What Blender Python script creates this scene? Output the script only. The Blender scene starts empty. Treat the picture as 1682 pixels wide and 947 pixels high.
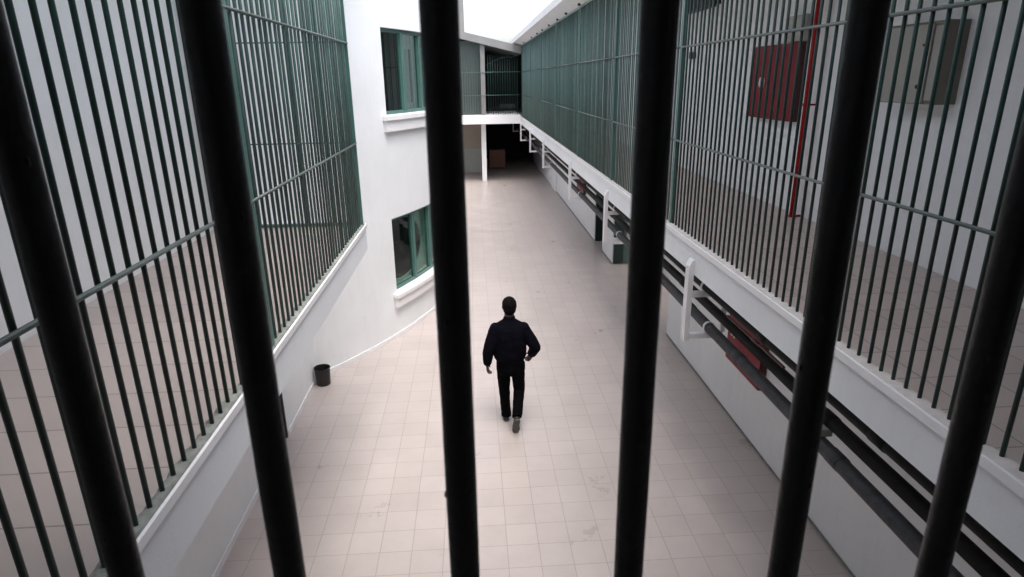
import bpy, bmesh, math, random
from mathutils import Vector, Matrix

random.seed(7)
S = bpy.context.scene
C = S.collection
GZ = 4.238                      # height of the eye above the courtyard floor
UP = 2.738                      # level of the upper walkways


def h(z):
    """height above the courtyard floor from height relative to the eye"""
    return z + GZ


# ------------------------------------------------------------------ camera
cam_d = bpy.data.cameras.new('Camera')
cam = bpy.data.objects.new('Camera', cam_d)
C.objects.link(cam)
cam_d.sensor_width = 36.0
cam_d.lens = 36.0 * 1029.0 / 1682.0
dn = Vector((886 - 841, 3550 - 473.5, 1029.0)).normalized()
fw = Vector((772 - 841, 130 - 473.5, 1029.0))
fw = (fw - dn * fw.dot(dn)).normalized()
rt = fw.cross(-dn)
if rt.x < 0:
    rt = -rt
# rows of the world axes expressed in picture axes (right, down, forward)
Rw = (rt, fw, -dn)
right = Vector((Rw[0][0], Rw[1][0], Rw[2][0]))
down = Vector((Rw[0][1], Rw[1][1], Rw[2][1]))
fwd = Vector((Rw[0][2], Rw[1][2], Rw[2][2]))
M = Matrix.Identity(4)
for i in range(3):
    M[i][0] = right[i]
    M[i][1] = -down[i]
    M[i][2] = -fwd[i]
M[2][3] = GZ
cam.matrix_world = M
cam_d.clip_start = 0.05
cam_d.clip_end = 500
cam_d.dof.use_dof = True
cam_d.dof.focus_distance = 7.5
cam_d.dof.aperture_fstop = 13.0
S.camera = cam

# ------------------------------------------------------------------ sky and sun (overcast)
w = bpy.data.worlds.new('World')
S.world = w
w.use_nodes = True
nt = w.node_tree
for n in list(nt.nodes):
    nt.nodes.remove(n)
out = nt.nodes.new('ShaderNodeOutputWorld')
bg = nt.nodes.new('ShaderNodeBackground')
sky = nt.nodes.new('ShaderNodeTexSky')
sky.sky_type = 'NISHITA'
sky.sun_disc = False
SUN_EL, SUN_AZ = math.radians(69), math.radians(160)      # azimuth from +Y towards +X
sky.sun_elevation = SUN_EL
sky.sun_rotation = SUN_AZ
sky.air_density = 1.0
sky.dust_density = 4.0
hs = nt.nodes.new('ShaderNodeHueSaturation')
hs.inputs['Saturation'].default_value = 0.42
nt.links.new(sky.outputs[0], hs.inputs['Color'])
nt.links.new(hs.outputs[0], bg.inputs['Color'])
bg.inputs['Strength'].default_value = 0.15
nt.links.new(bg.outputs[0], out.inputs[0])

sun_d = bpy.data.lights.new('sun', 'SUN')
sun_d.energy = 0.5
sun_d.angle = math.radians(40)
sun_d.color = (1.0, 0.96, 0.92)
sun = bpy.data.objects.new('sun', sun_d)
C.objects.link(sun)
sd = Vector((math.cos(SUN_EL) * math.sin(SUN_AZ), math.cos(SUN_EL) * math.cos(SUN_AZ), math.sin(SUN_EL)))
sun.rotation_euler = sd.to_track_quat('Z', 'Y').to_euler()

S.view_settings.view_transform = 'Standard'
S.view_settings.look = 'None'
S.view_settings.exposure = 1.70
S.view_settings.gamma = 1.0
S.view_settings.use_curve_mapping = False
S.render.engine = 'CYCLES'
S.cycles.max_bounces = 12
S.cycles.diffuse_bounces = 8
S.cycles.use_denoising = True


# ------------------------------------------------------------------ helpers
def mat(name, col, rough=0.6, var=0.06, scale=3.0, bump=0.0, bscale=60.0, metal=0.0, spec=0.5, detail=6.0, streak=0.0):
    """plain painted / plastered / metal surface: base colour with a soft uneven tone and a fine bump"""
    m = bpy.data.materials.new(name)
    m.use_nodes = True
    t = m.node_tree
    b = t.nodes['Principled BSDF']
    b.inputs['Roughness'].default_value = rough
    b.inputs['Metallic'].default_value = metal
    b.inputs['Specular IOR Level'].default_value = spec
    tc = t.nodes.new('ShaderNodeNewGeometry')
    nz = t.nodes.new('ShaderNodeTexNoise')
    nz.inputs['Scale'].default_value = scale
    nz.inputs['Detail'].default_value = detail
    nz.inputs['Roughness'].default_value = 0.65
    t.links.new(tc.outputs['Position'], nz.inputs['Vector'])
    cr = t.nodes.new('ShaderNodeValToRGB')
    cr.color_ramp.elements[0].position = 0.3
    cr.color_ramp.elements[1].position = 0.7
    cr.color_ramp.elements[0].color = tuple(c * (1 - var) for c in col) + (1,)
    cr.color_ramp.elements[1].color = tuple(min(1, c * (1 + var * 0.6)) for c in col) + (1,)
    t.links.new(nz.outputs['Fac'], cr.inputs['Fac'])
    last = cr.outputs['Color']
    if streak:
        mp = t.nodes.new('ShaderNodeMapping')
        mp.inputs['Scale'].default_value = (5.0, 5.0, 0.55)
        t.links.new(tc.outputs['Position'], mp.inputs['Vector'])
        n3 = t.nodes.new('ShaderNodeTexNoise')
        n3.inputs['Scale'].default_value = 1.6
        n3.inputs['Detail'].default_value = 7
        n3.inputs['Roughness'].default_value = 0.7
        t.links.new(mp.outputs[0], n3.inputs['Vector'])
        n4 = t.nodes.new('ShaderNodeTexNoise')
        n4.inputs['Scale'].default_value = 9.0
        n4.inputs['Detail'].default_value = 9
        t.links.new(tc.outputs['Position'], n4.inputs['Vector'])
        for nn, lo, hi_, am in ((n3, 0.50, 0.80, streak), (n4, 0.60, 0.78, streak * 0.8)):
            mr = t.nodes.new('ShaderNodeMapRange')
            mr.inputs['From Min'].default_value = lo
            mr.inputs['From Max'].default_value = hi_
            mr.inputs['To Min'].default_value = 1.0
            mr.inputs['To Max'].default_value = 1.0 - am
            t.links.new(nn.outputs['Fac'], mr.inputs['Value'])
            mx = t.nodes.new('ShaderNodeMix')
            mx.data_type = 'RGBA'
            mx.blend_type = 'MULTIPLY'
            mx.inputs[0].default_value = 1.0
            t.links.new(last, mx.inputs[6])
            t.links.new(mr.outputs[0], mx.inputs[7])
            last = mx.outputs[2]
    t.links.new(last, b.inputs['Base Color'])
    if bump:
        n2 = t.nodes.new('ShaderNodeTexNoise')
        n2.inputs['Scale'].default_value = bscale
        n2.inputs['Detail'].default_value = 4
        t.links.new(tc.outputs['Position'], n2.inputs['Vector'])
        bp = t.nodes.new('ShaderNodeBump')
        bp.inputs['Strength'].default_value = bump
        bp.inputs['Distance'].default_value = 0.01
        t.links.new(n2.outputs['Fac'], bp.inputs['Height'])
        t.links.new(bp.outputs['Normal'], b.inputs['Normal'])
    return m


def tile_mat(name, c1, c2, grout, tw, th, ox, oy, rough=0.35, mortar=0.004):
    m = bpy.data.materials.new(name)
    m.use_nodes = True
    t = m.node_tree
    b = t.nodes['Principled BSDF']
    g = t.nodes.new('ShaderNodeNewGeometry')
    mp = t.nodes.new('ShaderNodeMapping')
    mp.inputs['Location'].default_value = (-ox + 300 * tw, -oy + 300 * th, 0)
    t.links.new(g.outputs['Position'], mp.inputs['Vector'])
    br = t.nodes.new('ShaderNodeTexBrick')
    br.offset = 0.0
    br.squash = 1.0
    br.inputs['Scale'].default_value = 1.0
    br.inputs['Brick Width'].default_value = tw
    br.inputs['Row Height'].default_value = th
    br.inputs['Mortar Size'].default_value = mortar
    br.inputs['Mortar Smooth'].default_value = 0.3
    br.inputs['Bias'].default_value = 0.0
    br.inputs['Color1'].default_value = c1 + (1,)
    br.inputs['Color2'].default_value = c2 + (1,)
    br.inputs['Mortar'].default_value = grout + (1,)
    t.links.new(mp.outputs[0], br.inputs['Vector'])
    nz = t.nodes.new('ShaderNodeTexNoise')
    nz.inputs['Scale'].default_value = 1.3
    nz.inputs['Detail'].default_value = 8
    nz.inputs['Roughness'].default_value = 0.7
    t.links.new(g.outputs['Position'], nz.inputs['Vector'])
    mr = t.nodes.new('ShaderNodeMapRange')
    mr.inputs['From Min'].default_value = 0.3
    mr.inputs['From Max'].default_value = 0.7
    mr.inputs['To Min'].default_value = 0.90
    mr.inputs['To Max'].default_value = 1.05
    t.links.new(nz.outputs['Fac'], mr.inputs['Value'])
    mx = t.nodes.new('ShaderNodeMix')
    mx.data_type = 'RGBA'
    mx.blend_type = 'MULTIPLY'
    mx.inputs[0].default_value = 1.0
    t.links.new(br.outputs['Color'], mx.inputs[6])
    t.links.new(mr.outputs[0], mx.inputs[7])
    n5 = t.nodes.new('ShaderNodeTexNoise')
    n5.inputs['Scale'].default_value = 6.5
    n5.inputs['Detail'].default_value = 10
    n5.inputs['Roughness'].default_value = 0.75
    t.links.new(g.outputs['Position'], n5.inputs['Vector'])
    mr5 = t.nodes.new('ShaderNodeMapRange')
    mr5.inputs['From Min'].default_value = 0.60
    mr5.inputs['From Max'].default_value = 0.78
    mr5.inputs['To Min'].default_value = 1.0
    mr5.inputs['To Max'].default_value = 0.86
    t.links.new(n5.outputs['Fac'], mr5.inputs['Value'])
    mx5 = t.nodes.new('ShaderNodeMix')
    mx5.data_type = 'RGBA'
    mx5.blend_type = 'MULTIPLY'
    mx5.inputs[0].default_value = 1.0
    t.links.new(mx.outputs[2], mx5.inputs[6])
    t.links.new(mr5.outputs[0], mx5.inputs[7])
    t.links.new(mx5.outputs[2], b.inputs['Base Color'])
    mr2 = t.nodes.new('ShaderNodeMapRange')
    mr2.inputs['From Min'].default_value = 0.3
    mr2.inputs['From Max'].default_value = 0.7
    mr2.inputs['To Min'].default_value = rough - 0.06
    mr2.inputs['To Max'].default_value = rough + 0.12
    t.links.new(nz.outputs['Fac'], mr2.inputs['Value'])
    t.links.new(mr2.outputs[0], b.inputs['Roughness'])
    bp = t.nodes.new('ShaderNodeBump')
    bp.inputs['Strength'].default_value = 0.35
    bp.inputs['Distance'].default_value = 0.002
    bp.invert = True
    t.links.new(br.outputs['Fac'], bp.inputs['Height'])
    t.links.new(bp.outputs['Normal'], b.inputs['Normal'])
    return m


def glass_mat(name, col):
    """thin clear sheet: lets light through, mirrors more at grazing angles"""
    m = bpy.data.materials.new(name)
    m.use_nodes = True
    t = m.node_tree
    t.nodes.remove(t.nodes['Principled BSDF'])
    o = t.nodes['Material Output']
    lw = t.nodes.new('ShaderNodeLayerWeight')
    lw.inputs['Blend'].default_value = 0.5
    pw = t.nodes.new('ShaderNodeMath')
    pw.operation = 'POWER'
    pw.inputs[1].default_value = 4.5
    t.links.new(lw.outputs['Facing'], pw.inputs[0])
    fr = t.nodes.new('ShaderNodeMath')
    fr.operation = 'MULTIPLY_ADD'
    fr.inputs[1].default_value = 0.93
    fr.inputs[2].default_value = 0.05
    t.links.new(pw.outputs[0], fr.inputs[0])
    tr = t.nodes.new('ShaderNodeBsdfTransparent')
    tr.inputs['Color'].default_value = col + (1,)
    gl = t.nodes.new('ShaderNodeBsdfGlossy')
    gl.inputs['Roughness'].default_value = 0.015
    mx = t.nodes.new('ShaderNodeMixShader')
    t.links.new(fr.outputs[0], mx.inputs[0])
    t.links.new(tr.outputs[0], mx.inputs[1])
    t.links.new(gl.outputs[0], mx.inputs[2])
    t.links.new(mx.outputs[0], o.inputs['Surface'])
    return m


def box(bm, x0, x1, y0, y1, z0, z1, bev=0.0):
    r = bmesh.ops.create_cube(bm, size=1.0)
    vs = r['verts']
    bmesh.ops.scale(bm, vec=(x1 - x0, y1 - y0, z1 - z0), verts=vs)
    bmesh.ops.translate(bm, vec=((x0 + x1) / 2, (y0 + y1) / 2, (z0 + z1) / 2), verts=vs)
    if bev:
        es = list({e for v in vs for e in v.link_edges})
        bmesh.ops.bevel(bm, geom=es, offset=bev, segments=2, profile=0.7, affect='EDGES')


def ring(center, t, ref, a, b, n):
    t = t.normalized()
    u = ref - t * ref.dot(t)
    if u.length < 1e-6:
        u = t.orthogonal()
    u.normalize()
    v = t.cross(u)
    return [center + u * (a * math.cos(2 * math.pi * k / n)) + v * (b * math.sin(2 * math.pi * k / n)) for k in range(n)]


def loft(bm, rings):
    """closed skin over a list of rings with the same number of points"""
    vs = [[bm.verts.new(p) for p in r] for r in rings]
    n = len(rings[0])
    for a, b in zip(vs[:-1], vs[1:]):
        for k in range(n):
            bm.faces.new((a[k], a[(k + 1) % n], b[(k + 1) % n], b[k]))
    bm.faces.new(list(reversed(vs[0])))
    bm.faces.new(vs[-1])


def tube(bm, pts, rad, n=14, ref=(1, 0, 0), flat=1.0):
    """round or flattened tube through points, one radius or a list"""
    pts = [Vector(p) for p in pts]
    if not isinstance(rad, (list, tuple)):
        rad = [rad] * len(pts)
    rs = []
    for i, p in enumerate(pts):
        a = pts[max(0, i - 1)]
        b = pts[min(len(pts) - 1, i + 1)]
        rs.append(ring(p, b - a, Vector(ref), rad[i], rad[i] * flat, n))
    loft(bm, rs)


def prism_y(bm, prof, y0, y1):
    """profile of (x, z) pairs extruded along y"""
    a = [bm.verts.new((x, y0, z)) for x, z in prof]
    b = [bm.verts.new((x, y1, z)) for x, z in prof]
    n = len(prof)
    for k in range(n):
        bm.faces.new((a[k], a[(k + 1) % n], b[(k + 1) % n], b[k]))
    bm.faces.new(list(reversed(a)))
    bm.faces.new(b)


def world_loc(o):
    v = Vector((0, 0, 0))
    while o is not None:
        v += Vector(o.location)
        o = o.parent
    return v


def obj(name, bm, m, parent=None, smooth=False, origin=None):
    """link a bmesh given in world coordinates as ONE mesh object"""
    bmesh.ops.recalc_face_normals(bm, faces=bm.faces[:])
    off = world_loc(parent) if parent is not None else Vector((0, 0, 0))
    o_loc = Vector(origin) if origin is not None else off
    bmesh.ops.translate(bm, vec=-o_loc, verts=bm.verts[:])
    me = bpy.data.meshes.new(name)
    bm.to_mesh(me)
    bm.free()
    me.materials.append(m)
    if smooth:
        for p in me.polygons:
            p.use_smooth = True
    o = bpy.data.objects.new(name, me)
    o.location = o_loc - off
    C.objects.link(o)
    o.parent = parent
    return o


def smooth_by_angle(o, deg=35):
    """shade smooth but keep creases sharp"""
    me = o.data
    for p in me.polygons:
        p.use_smooth = True
    bm = bmesh.new()
    bm.from_mesh(me)
    lim = math.radians(deg)
    for e in bm.edges:
        if len(e.link_faces) == 2 and e.calc_face_angle(0) > lim:
            e.smooth = False
    bm.to_mesh(me)
    bm.free()
    return o


def thing(name, label, cat, loc=(0, 0, 0), group=None):
    o = bpy.data.objects.new(name, None)
    o.empty_display_size = 0.1
    o.location = loc
    C.objects.link(o)
    return tag(o, label, cat, group)


def tag(o, label, cat, group=None):
    o['label'] = label
    o['category'] = cat
    if group:
        o['group'] = group
    return o


def struct(name, bm, m, parent=None):
    o = obj(name, bm, m, parent)
    if parent is None:
        o['kind'] = 'structure'
    return o


B = bmesh.new

# ------------------------------------------------------------------ materials
M_white = mat('white_plaster', (0.77, 0.785, 0.80), 0.75, 0.05, 1.2, 0.10, 70, streak=0.06)
M_white2 = mat('white_plaster_walkway', (0.81, 0.82, 0.82), 0.75, 0.06, 1.0, 0.2, 70, streak=0.06)
M_grey_wall = mat('grey_green_wall', (0.085, 0.105, 0.10), 0.7, 0.06, 1.5)
M_trim = mat('white_trim_paint', (0.80, 0.795, 0.80), 0.5, 0.04, 3.0, 0.05, 120)
M_metal_white = mat('white_painted_steel', (0.74, 0.73, 0.74), 0.42, 0.06, 6.0, 0.05, 80)
M_tile = tile_mat('pink_beige_floor_tile', (0.452, 0.397, 0.376), (0.484, 0.427, 0.404), (0.335, 0.29, 0.275), 0.302, 0.2945, 0.207, 4.612, 0.31)
M_tile_l = tile_mat('walkway_floor_tile', (0.45, 0.385, 0.355), (0.495, 0.425, 0.392), (0.27, 0.22, 0.205), 1.70, 0.3425, -2.82, 1.964, 0.4, 0.005)
M_tile_r = tile_mat('walkway_floor_tile_right', (0.50, 0.42, 0.38), (0.545, 0.46, 0.418), (0.28, 0.225, 0.205), 0.335, 0.3225, 3.63, 2.476, 0.4, 0.005)
M_mortar = mat('rough_mortar', (0.24, 0.25, 0.23), 0.9, 0.4, 14.0, 0.8, 45)
M_curb = mat('pale_kerb_paint', (0.60, 0.56, 0.53), 0.75, 0.15, 12.0, 0.4, 60)
M_bar_shaded = mat('bar_green_shaded', (0.015, 0.042, 0.036), 0.42, 0.25, 8.0, 0.12, 120, spec=0.35)  # bar green darkened: shade on the near bars put into the colour
M_bar_lit = mat('bar_green_lit', (0.074, 0.132, 0.119), 0.42, 0.25, 8.0, 0.12, 120, spec=0.35)  # same bar green lightened: courtyard light on far bars put into the colour


def per_object_tone(m, lo, hi):
    """each bar was painted and has weathered on its own: one tone per object"""
    t = m.node_tree
    b = t.nodes['Principled BSDF']
    src = b.inputs['Base Color'].links[0].from_socket
    oi = t.nodes.new('ShaderNodeObjectInfo')
    mr = t.nodes.new('ShaderNodeMapRange')
    mr.inputs['To Min'].default_value = lo
    mr.inputs['To Max'].default_value = hi
    t.links.new(oi.outputs['Random'], mr.inputs['Value'])
    mx = t.nodes.new('ShaderNodeMix')
    mx.data_type = 'RGBA'
    mx.blend_type = 'MULTIPLY'
    mx.inputs[0].default_value = 1.0
    t.links.new(src, mx.inputs[6])
    t.links.new(mr.outputs[0], mx.inputs[7])
    t.links.new(mx.outputs[2], b.inputs['Base Color'])


M_rail = mat('rail_green_lit', (0.082, 0.105, 0.098), 0.4, 0.18, 10.0, 0.08, 120)  # bar green paled: sky light on the rails put into the colour
per_object_tone(M_bar_lit, 0.72, 1.3)
per_object_tone(M_bar_shaded, 0.75, 1.25)
M_post = mat('green_post_paint', (0.05, 0.125, 0.108), 0.38, 0.12, 6.0, 0.05, 120)
M_black_bar = mat('black_bar_paint', (0.012, 0.012, 0.013), 0.45, 0.35, 40.0, 0.14, 130, spec=0.3)
M_black_pipe = mat('black_pipe_lagging', (0.009, 0.0085, 0.008), 0.6, 0.35, 14.0, 0.35, 60, spec=0.12)
M_grey_pipe = mat('dark_grey_pipe_wrap', (0.042, 0.042, 0.045), 0.6, 0.4, 12.0, 0.5, 50, spec=0.3)
M_red = mat('red_enamel', (0.20, 0.004, 0.012), 0.45, 0.25, 5.0, 0.03, 80, spec=0.18)
M_red_pipe = mat('red_pipe_paint', (0.32, 0.006, 0.007), 0.4, 0.15, 8.0, spec=0.2)
M_dark_red = mat('dark_red_edge', (0.07, 0.006, 0.008), 0.45, 0.2, 5.0)
M_beige_cab = mat('beige_cabinet_enamel', (0.36, 0.355, 0.315), 0.55, 0.08, 5.0)
M_brown_cab = mat('brown_cabinet_side', (0.165, 0.155, 0.125), 0.55, 0.15, 5.0)
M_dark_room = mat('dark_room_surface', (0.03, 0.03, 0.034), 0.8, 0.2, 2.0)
M_black = mat('near_black', (0.012, 0.012, 0.013), 0.6, 0.2, 8.0)
M_green_frame = mat('teal_window_frame', (0.07, 0.155, 0.135), 0.38, 0.08, 5.0)
M_teal_pale = mat('pale_teal_panel', (0.60, 0.70, 0.66), 0.6, 0.1, 3.0)
M_door_green = mat('dark_green_door', (0.009, 0.03, 0.025), 0.4, 0.15, 4.0)
M_door_teal = mat('teal_door_panel', (0.075, 0.125, 0.113), 0.45, 0.12, 4.0)
M_glass = glass_mat('window_glass', (0.66, 0.78, 0.74))
M_wood = mat('red_brown_wood', (0.22, 0.085, 0.055), 0.5, 0.25, 6.0)
M_roof = mat('grey_roof_sheet', (0.20, 0.20, 0.195), 0.6, 0.12, 3.0)
M_soffit = mat('white_soffit', (0.70, 0.69, 0.69), 0.7, 0.08, 2.0)
M_bin = mat('black_plastic_bin', (0.0065, 0.0055, 0.005), 0.5, 0.2, 10.0)
M_skin = mat('skin', (0.105, 0.055, 0.039), 0.6, 0.08, 20.0)
M_jacket = mat('navy_jacket_cloth', (0.0032, 0.0034, 0.0062), 0.95, 0.3, 14.0, 0.35, 60, spec=0.05)
M_trousers = mat('black_trouser_cloth', (0.0022, 0.0022, 0.003), 0.95, 0.3, 14.0, 0.35, 60, spec=0.05)
M_hair = mat('black_hair', (0.0045, 0.004, 0.004), 0.85, 0.3, 60.0, 0.9, 140, spec=0.08)
M_shoe = mat('black_shoe_leather', (0.012, 0.011, 0.011), 0.4, 0.2, 20.0)
M_sole = mat('worn_shoe_sole', (0.085, 0.08, 0.07), 0.8, 0.25, 30.0)
M_eye = mat('eye_white', (0.7, 0.7, 0.7), 0.3, 0.02, 5.0)
M_iris = mat('dark_iris', (0.02, 0.012, 0.008), 0.2, 0.02, 5.0)

# ------------------------------------------------------------------ ground and walkways
bm = B()
box(bm, -16, 16, -8, 45, -0.3, 0.0)
struct('courtyard_floor', bm, M_tile)

YB = -2.6        # back of the landing behind the eye
# left walkway slab with its nosing
bm = B()
box(bm, -2.815, -1.212, YB, 6.92, UP - 0.296, UP - 0.004)
wl = struct('walkway_floor', bm, M_white)
bm = B()
box(bm, -2.815, -1.262, YB, 6.92, UP - 0.004, UP)
obj('floor_tiles', bm, M_tile_l, wl)
bm = B()
box(bm, -1.212, -1.196, YB, 6.923, UP - 0.045, UP + 0.001, 0.004)
obj('nosing', bm, M_trim, wl)
bm = B()
# rough mortar strip the bars stand in
n = 160
prev = None
for i in range(n + 1):
    y = 0.45 + (6.9 - 0.45) * i / n
    xi = -1.268 - random.uniform(0.0, 0.022)
    zi = UP + random.uniform(0.004, 0.012)
    cur = [bm.verts.new((xi, y, UP - 0.003)), bm.verts.new((xi + 0.012, y, zi)), bm.verts.new((-1.218, y, zi - 0.002)), bm.verts.new((-1.2125, y, UP - 0.003))]
    if prev:
        for k in range(3):
            bm.faces.new((prev[k], prev[k + 1], cur[k + 1], cur[k]))
    prev = cur
obj('mortar_strip', bm, M_mortar, wl)

# right walkway slab
bm = B()
box(bm, 2.072, 3.628, YB, 36.0, UP - 0.296, UP - 0.004)
wr = struct('walkway_floor', bm, M_white)
bm = B()
box(bm, 2.150, 3.628, YB, 34.0, UP - 0.004, UP)
obj('floor_tiles', bm, M_tile_r, wr)
bm = B()
box(bm, 2.056, 2.072, YB, 26.95, UP - 0.05, UP + 0.001, 0.004)
obj('nosing', bm, M_trim, wr)
bm = B()
n = 400
prev = None
for i in range(n + 1):
    y = 0.45 + (26.9 - 0.45) * i / n
    zi = UP + random.uniform(0.003, 0.008)
    xi = 2.15 + random.uniform(0.0, 0.008)
    cur = [bm.verts.new((xi, y, UP - 0.003)), bm.verts.new((xi - 0.008, y, zi)), bm.verts.new((2.078, y, zi - 0.002)), bm.verts.new((2.073, y, UP - 0.003))]
    if prev:
        for k in range(3):
            bm.faces.new((prev[k], prev[k + 1], cur[k + 1], cur[k]))
    prev = cur
obj('mortar_strip', bm, M_curb, wr)

# landing the picture is taken from
bm = B()
box(bm, -1.196, 2.056, YB, 0.44, UP - 0.296, UP)
struct('landing_floor', bm, M_tile_l)

# roofs
bm = B()
prism_y(bm, [(1.80, h(1.40)), (2.10, h(1.285)), (3.95, h(1.285)), (3.95, h(1.5)), (1.80, h(1.56))], YB, 34.0)
struct('roof', bm, M_soffit)
bm = B()
prism_y(bm, [(-4.6, h(2.25)), (-1.32, h(2.25)), (-1.32, h(2.42)), (-4.6, h(2.42))], YB, 9.6)  # far end of this roof is added, unseen, to shade the bowed wall
struct('roof', bm, M_soffit)
bm = B()
box(bm, -1.32, 1.8, YB, 1.4, h(1.60), h(1.78))  # unseen landing roof, front edge carried forward to darken the near bars
struct('roof', bm, M_dark_room)

# ------------------------------------------------------------------ walls
t = thing('lower_wall', 'white lower wall under the left walkway with a dark doorway', 'wall', (-2.6, 3, 0))
bm = B()
box(bm, -3.0, -2.44, YB, 5.98, 0, UP - 0.296)
box(bm, -3.0, -2.44, 7.07, 8.78, 0, UP - 0.296)
box(bm, -3.0, -2.44, 5.98, 7.07, 2.12, UP - 0.296)
obj('wall', bm, M_white, t)
bm = B()
box(bm, -2.44, -2.428, YB, 5.95, 0.0, 0.075, 0.003)
box(bm, -2.44, -2.428, 7.10, 8.64, 0.0, 0.075, 0.003)
obj('skirting', bm, M_trim, t)
bm = B()
box(bm, -2.48, -2.437, 7.035, 7.075, 0, 2.12)
box(bm, -2.48, -2.437, 5.975, 6.015, 0, 2.12)
obj('door_frame', bm, M_black, t)
bm = B()
box(bm, -2.60, -2.55, 6.015, 7.035, 0.005, 2.115)
d = obj('door', bm, M_black, t)
bm = B()
tube(bm, [(-2.55, 6.10, 1.0), (-2.51, 6.10, 1.0), (-2.51, 6.2, 1.0)], 0.009, 10)
obj('handle', bm, M_rail, d)

bm = B()
box(bm, -3.05, -2.82, YB, 8.30, UP - 0.29, h(2.25))
t = obj('corridor_wall', bm, M_white2)
tag(t, 'plain pale grey wall at the back of the left walkway', 'wall')

t = thing('corridor_wall', 'pale wall behind the bars of the right walkway carrying the red cabinet', 'wall', (3.7, 5, UP))
bm = B()
box(bm, 3.63, 3.95, YB, 34.0, UP - 0.29, h(1.285))
obj('wall', bm, M_white2, t)

t = thing('lower_wall', 'white lower wall under the right walkway with recessed green doors', 'wall', (3.3, 5, 0))
bm = B()
box(bm, 3.25, 3.62, YB, 9.87, 0, UP - 0.296)
box(bm, 3.25, 4.6, 14.25, 15.45, 0, UP - 0.296)
box(bm, 3.25, 4.6, 16.52, 24.4, 0, UP - 0.296)
box(bm, 3.21, 4.6, 24.4, 25.8, 0, UP - 0.296)
box(bm, 3.25, 4.6, 25.8, 34.0, 0, UP - 0.296)
box(bm, 4.25, 4.6, 9.87, 14.25, 0, UP - 0.296)
box(bm, 3.62, 4.25, 9.5, 9.87, 0, UP - 0.296)
box(bm, 3.60, 4.6, 15.45, 16.52, 0, UP - 0.296)
obj('wall', bm, M_white, t)
bm = B()
box(bm, 3.243, 3.25, YB, 9.86, 0, 0.03)
box(bm, 3.243, 3.25, 14.26, 15.44, 0, 0.03)
box(bm, 3.243, 3.25, 16.53, 24.39, 0, 0.03)
obj('skirting', bm, M_mortar, t)

# recess door facing the viewer
t = thing('door', 'dark green door with a white middle rail in the recess of the right lower wall', 'door', (3.6, 14.2, 0))
bm = B()
box(bm, 3.27, 3.50, 14.20, 14.245, 0.02, 0.50)
box(bm, 3.27, 3.50, 14.20, 14.245, 0.66, 2.10)
obj('leaf', bm, M_door_green, t)
bm = B()
box(bm, 3.252, 4.24, 14.185, 14.245, 0.50, 0.66, 0.006)
obj('middle_rail', bm, M_trim, t)
bm = B()
box(bm, 3.50, 4.24, 14.205, 14.245, 0.02, 0.50)
box(bm, 3.50, 4.24, 14.205, 14.245, 0.66, 2.10)
obj('side_panel', bm, M_door_teal, t)

t = thing('door', 'plain dark green door between the two far brackets on the right lower wall', 'door', (3.55, 16, 0))
bm = B()
box(bm, 3.52, 3.598, 15.46, 16.51, 0.01, 2.15)
obj('leaf', bm, M_door_green, t)
bm = B()
box(bm, 3.43, 3.598, 15.452, 15.50, 0.01, 2.2)
box(bm, 3.27, 3.598, 16.47, 16.518, 0.01, 2.2)
obj('door_frame', bm, M_door_green, t)

# closing walls behind the viewer (they keep the landing dark)
t = obj_b = B()
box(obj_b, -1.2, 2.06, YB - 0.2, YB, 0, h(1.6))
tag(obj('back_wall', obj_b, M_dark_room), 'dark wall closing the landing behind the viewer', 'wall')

bm = B()
box(bm, -3.05, -1.2, YB - 0.2, YB, 0, h(2.25))
tag(obj('end_wall', bm, M_white2), 'pale end wall of the left walkway behind the viewer', 'wall')
bm = B()
box(bm, 2.06, 3.95, YB - 0.2, YB, 0, h(1.285))
tag(obj('end_wall', bm, M_white2), 'pale end wall of the right walkway behind the viewer', 'wall')

# ------------------------------------------------------------------ bowed building on the left
BX, BY, BR = -9.33, 14.46, 9.0


def bp(th, r, z):
    a = math.radians(th)
    return Vector((BX + r * math.cos(a), BY - r * math.sin(a), z))


def arcbox(bm, t0, t1, z0, z1, r0, r1, step=0.75):
    n = max(1, int(math.ceil(abs(t1 - t0) / step)))
    prev = None
    first = None
    for i in range(n + 1):
        th = t0 + (t1 - t0) * i / n
        cur = [bm.verts.new(bp(th, r0, z0)), bm.verts.new(bp(th, r1, z0)), bm.verts.new(bp(th, r1, z1)), bm.verts.new(bp(th, r0, z1))]
        if prev:
            for k in range(4):
                bm.faces.new((prev[k], prev[(k + 1) % 4], cur[(k + 1) % 4], cur[k]))
        else:
            bm.faces.new(list(reversed(cur)))
        prev = cur
    bm.faces.new(prev)


T0, T1 = 50.0, -36.0
WIN = [dict(t0=27.3, t1=14.4, z0=h(-0.515), z1=h(0.775), up=True),
       dict(t0=27.8, t1=14.4, z0=h(-3.43), z1=h(-2.165), up=False)]
TOP = h(2.95)
bow = thing('bowed_wall', 'bright white bowed wall with two green framed windows beside the left walkway', 'wall', (-1.5, 10, 0))
bm = B()
RI = BR - 0.26
arcbox(bm, T0, 27.8, 0, TOP, RI, BR)
arcbox(bm, 14.4, T1, 0, TOP, RI, BR)
arcbox(bm, 27.8, 14.4, 0, WIN[1]['z0'], RI, BR)
arcbox(bm, 27.8, 14.4, WIN[1]['z1'], WIN[0]['z0'], RI, BR)
arcbox(bm, 27.8, 14.4, WIN[0]['z1'], TOP, RI, BR)
arcbox(bm, 27.8, 27.3, WIN[0]['z0'], WIN[0]['z1'], RI, BR)
bmesh.ops.remove_doubles(bm, verts=bm.verts[:], dist=0.0005)
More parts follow.
